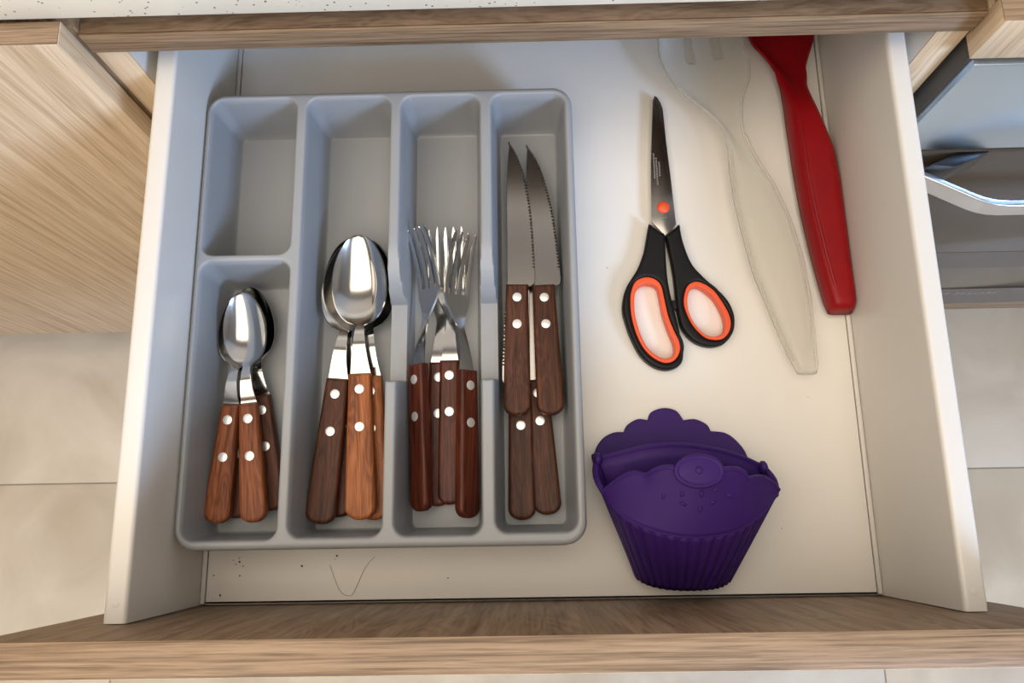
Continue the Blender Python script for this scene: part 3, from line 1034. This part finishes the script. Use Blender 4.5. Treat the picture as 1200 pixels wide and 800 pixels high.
RL = [(0.2050, 0.520), (0.1930, 0.508), (0.1880, 0.490), (0.1887, 0.4681), (0.194, 0.4521), (0.2027, 0.4419), (0.2103, 0.4294), (0.2163, 0.4146), (0.2184, 0.3984), (0.2194, 0.3706), (0.2206, 0.3395), (0.2233, 0.3015), (0.2279, 0.2644), (0.2324, 0.2354), (0.2352, 0.2200), (0.2375, 0.2165)]
RR = [(0.2380, 0.520), (0.2490, 0.508), (0.2510, 0.490), (0.2492, 0.4673), (0.2458, 0.4548), (0.2408, 0.4425), (0.2367, 0.4303), (0.2351, 0.4141), (0.2386, 0.3979), (0.2451, 0.3779), (0.2520, 0.3542), (0.2542, 0.3271), (0.2543, 0.3006), (0.2543, 0.2636), (0.2543, 0.2348), (0.2540, 0.2220), (0.2520, 0.2165)]
RRm = [(x_, y_) for x_, y_ in RR]
Y, xl, xr = interp_edges(RL, RRm, 0.2165, 0.520, 100, 1)
geo = server(Y, xl, xr, 0.385, 0.445, 0.005, lambda y: 0.0058, 0.0135, 0.008, 28)
rs = thing('serving_spoon', 'red plastic serving spoon lying along the right drawer side', 'serving spoon', (0.236, 0.33, 0.0))
rso = obj('spoon_body', geo, red_pl, rs, sharp=60)
sd = rso.modifiers.new('thickness', 'SOLIDIFY')
sd.thickness, sd.offset = 0.0022, -1
rib = [(x_ + 0.0052 + 0.004 * min(1, max(0, (y_ - 0.40) / 0.03)), y_, 0.0206 - 0.0160 * min(1, max(0, (y_ - 0.385) / 0.05))) for x_, y_ in list(zip(xl, Y))[6:78]]
obj('raised_ridge', tube(rib, 0.0016, 8), red_pl, rso)

# ------------------------------------------------------------------ cupcake-shaped holder
hd = thing('pot_holder', 'purple silicone cupcake-shaped pot holder lying on the drawer bottom', 'pot holder', (0.105, 0.07, 0.0))
backf = [(0.0451, 0.0976), (0.0455, 0.1094), (0.0512, 0.1191), (0.06, 0.1243), (0.0687, 0.1248), (0.0716, 0.1301), (0.0798, 0.1346), (0.0877, 0.1338), (0.0907, 0.1398), (0.1002, 0.143), (0.1101, 0.1408), (0.1156, 0.1333), (0.1249, 0.1338), (0.1333, 0.1296), (0.1362, 0.1243), (0.1473, 0.1227), (0.156, 0.116), (0.1624, 0.1054), (0.1642, 0.0878), (0.1391, 0.0154), (0.0743, 0.0163)]
obj('back_flap', slab(mixed(backf, [4, 7, 11, 14, 19, 20], 6), 0.0006, 0.0038, 0.0012, 3), purple, hd, wn=True)
band = [(0.0445, 0.1023, 0.034), (0.0596, 0.1052, 0.040), (0.0808, 0.1093, 0.045), (0.1021, 0.1101, 0.046), (0.1236, 0.1073, 0.045), (0.1459, 0.1019, 0.040), (0.1642, 0.0946, 0.034)]
Bc = [(0.0721, 0.0168, 0.010), (0.0783, 0.0130, 0.018), (0.0895, 0.0103, 0.024), (0.1043, 0.0091, 0.026), (0.1200, 0.0093, 0.024), (0.1319, 0.0105, 0.018), (0.1410, 0.0140, 0.010)]
Ac = [(0.0481, 0.0752, 0.050), (0.0560, 0.0631, 0.060), (0.0725, 0.0526, 0.068), (0.0989, 0.0461, 0.072), (0.1268, 0.0484, 0.068), (0.1494, 0.0582, 0.060), (0.1673, 0.0732, 0.050)]
Tc = [(0.0468, 0.0781, 0.052), (0.0568, 0.0857, 0.062), (0.0662, 0.0892, 0.068), (0.0737, 0.0871, 0.072), (0.0793, 0.0901, 0.078), (0.0878, 0.0919, 0.083), (0.0935, 0.0894, 0.085), (0.1061, 0.0885, 0.087), (0.1204, 0.0889, 0.086), (0.1298, 0.0900, 0.083), (0.1383, 0.0880, 0.078), (0.1425, 0.0841, 0.074), (0.1530, 0.0850, 0.066), (0.1627, 0.0818, 0.058), (0.1688, 0.0767, 0.052)]


def resample(pts, n, smooth=8):
    p = np.array(smooth_loop(pts, smooth, closed=False))
    d = np.concatenate([[0], np.cumsum(np.linalg.norm(np.diff(p, axis=0), axis=1))])
    t = np.linspace(0, d[-1], n)
    return np.stack([np.interp(t, d, p[:, k]) for k in range(3)], 1)


def loft(c0, c1, ns, bulge=0.0, ribs=0, amp=0.0, n=None):
    n = n or 60
    a, b = resample(c0, n), resample(c1, n)
    P = []
    for i in range(ns + 1):
        t = i / ns
        row = a * (1 - t) + b * t
        row = row.copy()
        u = np.linspace(-1, 1, n)
        row[:, 2] += bulge * math.sin(math.pi * t) * (1 - u ** 2)
        if ribs:
            wv = np.cos(u * math.pi * ribs)
            row[:, 2] += amp * np.sign(wv) * np.abs(wv) ** 0.5 * math.sin(math.pi * min(1, max(0.02, 0.03 + t * 0.94))) ** 0.25
            row[:, 1] -= amp * 0.8 * wv
        P.append(row.tolist())
    return P


def sheet(name, P, th, label=None):
    o = obj(name, grid(P), purple, hd, sharp=70, label=label)
    md = o.modifiers.new('thickness', 'SOLIDIFY')
    md.thickness, md.offset = th, 0
    return o


sheet('ribbed_body', loft(Bc, Ac, 14, 0.004, 17, 0.0006, 240), 0.0024)
Bl = [(x_, y_ + 0.006, 0.0040) for x_, y_, z_ in Bc]
sheet('base', loft(Bl, Bc, 6, 0.0), 0.0024)
Ts = resample(Tc, 90)
for _ in range(60):
    Ts[1:-1] = (Ts[:-2] + Ts[1:-1] * 2 + Ts[2:]) / 4
FA, FT = resample(Ac, 90), resample(Tc, 90)
FP = []
for i in range(17):
    t = i / 16
    q = max(0, (t - 0.55) / 0.45) ** 1.5
    row = FA * (1 - t) + (Ts * (1 - q) + FT * q) * t
    FP.append(row.tolist())
ff = sheet('front_flap', FP, 0.0026, label='paler scalloped front flap with raised sprinkles')
ib = sheet('inner_band', loft([(x_, y_ + 0.006, 0.007) for x_, y_, z_ in Bc], band, 10, 0.003), 0.0022)
obj('rim_bead', tube(resample(band, 50).tolist(), 0.0017, 8), purple, ib)
for k in (0, -1):
    p_, q_, r3 = Vector(Bc[k]), Vector(Ac[k]), Vector(band[k])
    p2 = Vector((Bc[k][0], Bc[k][1] + 0.006, 0.007))
    P = []
    for i in range(11):
        t = i / 10
        a_, b_ = p_.lerp(q_, t), p2.lerp(r3, t)
        P.append([tuple(a_.lerp(b_, s_ / 6) + Vector(((-1 if k == 0 else 1) * 0.004 * math.sin(math.pi * s_ / 6) * t, 0, 0))) for s_ in range(7)])
    sw = sheet('side_web', P, 0.0022)
    rim_ = [Vector(v) for v in P[-1]]
    obj('rim_bead', join(tube(rim_, 0.0022, 8), ellipsoid(rim_[-1] + Vector((0, -0.001, 0.002)), 0.0034, 0.0050, 0.0060)), purple, sw)
obj('rim_bead', tube(resample(Ac, 70).tolist(), 0.0016, 8), purple, ff)
obj('rim_bead', tube(resample(Tc, 120).tolist(), 0.0019, 8), purple, ff)
rc_ = Vector((0.1066, 0.0885, 0.0868))
ringp = []
for k in range(40):
    q = 2 * math.pi * k / 40
    ringp.append(rc_ + Vector((0.0150 * math.cos(q), 0.0096 * math.sin(q), 0.0012)))
cherry = obj('cherry', join(slab([(p_.x, p_.y) for p_ in ringp], rc_.z - 0.0010, rc_.z + 0.0021, 0.0005, 2)), purple, ff)
obj('cherry_ring', tube(ringp, 0.0018, 8, closed=True), purple, ff, label='raised oval rim of the cherry')
obj('cherry_dot', ellipsoid((0.1066, 0.0890, 0.0891), 0.0026, 0.0026, 0.0014), purple, ff)
# sprinkles sit on the flap: height read from the flap surface
fl_pts = np.array([v.co[:] for v in ff.data.vertices]) + np.array(hd.location[:])
for x_, y_, rot in ((0.0843, 0.0735, 1.1), (0.0958, 0.0745, 1.2), (0.1083, 0.0743, 1.5), (0.1181, 0.0769, 0.8), (0.1275, 0.0728, -0.7), (0.0963, 0.0678, -0.5), (0.1163, 0.0686, 0.5), (0.1076, 0.0643, 1.3)):
    z_ = fl_pts[np.argmin(np.hypot(fl_pts[:, 0] - x_, fl_pts[:, 1] - y_)), 2]
    obj('sprinkle', ellipsoid((x_, y_, z_ + 0.0012), 0.0027, 0.0015, 0.0014, rot=rot), purple, ff)

# ------------------------------------------------------------------ crumbs on the drawer bottom
rnd = random.Random(11)
bits = []
for x_, y_, r_ in ((-0.2403, 0.0075, 0.0009), (-0.2271, 0.0317, 0.0008), (-0.2242, 0.0286, 0.0006), (-0.2275, 0.0345, 0.0006), (-0.2300, 0.0300, 0.0005), (-0.2263, 0.0215, 0.0008), (-0.2320, 0.0330, 0.0005),
                   (-0.1793, 0.0279, 0.0009), (-0.1529, 0.0350, 0.0008), (-0.1545, 0.0325, 0.0004), (-0.0684, 0.0176, 0.0007), (-0.2462, 0.0220, 0.0006), (0.1850, 0.0500, 0.0005), (0.2150, 0.1500, 0.0004), (0.0620, 0.2600, 0.0005)):
    bits.append(ellipsoid((x_, y_, r_ * 0.62), r_, r_ * rnd.uniform(0.6, 1), r_ * 0.6, 7, 4, rnd.uniform(0, 3)))
tag(obj('crumbs', join(*bits), crumb_m, loc=(-0.2, 0.02, 0)), 'tiny brown crumbs scattered on the white drawer bottom', 'crumbs', kind='stuff')
hair = [(-0.158, 0.028, 0.0006), (-0.150, 0.010, 0.0006), (-0.143, 0.006, 0.0006), (-0.139, 0.009, 0.0006), (-0.131, 0.026, 0.0006), (-0.124, 0.034, 0.0006)]
tag(obj('hair', tube(smooth_loop(hair, 6, closed=False), 0.00016, 5), mat('fine_hair', rgb(150, 128, 104), 0.6), loc=(-0.14, 0.01, 0)), 'single fine hair curled on the drawer bottom before the tray', 'hair')

bpy.context.view_layer.update()
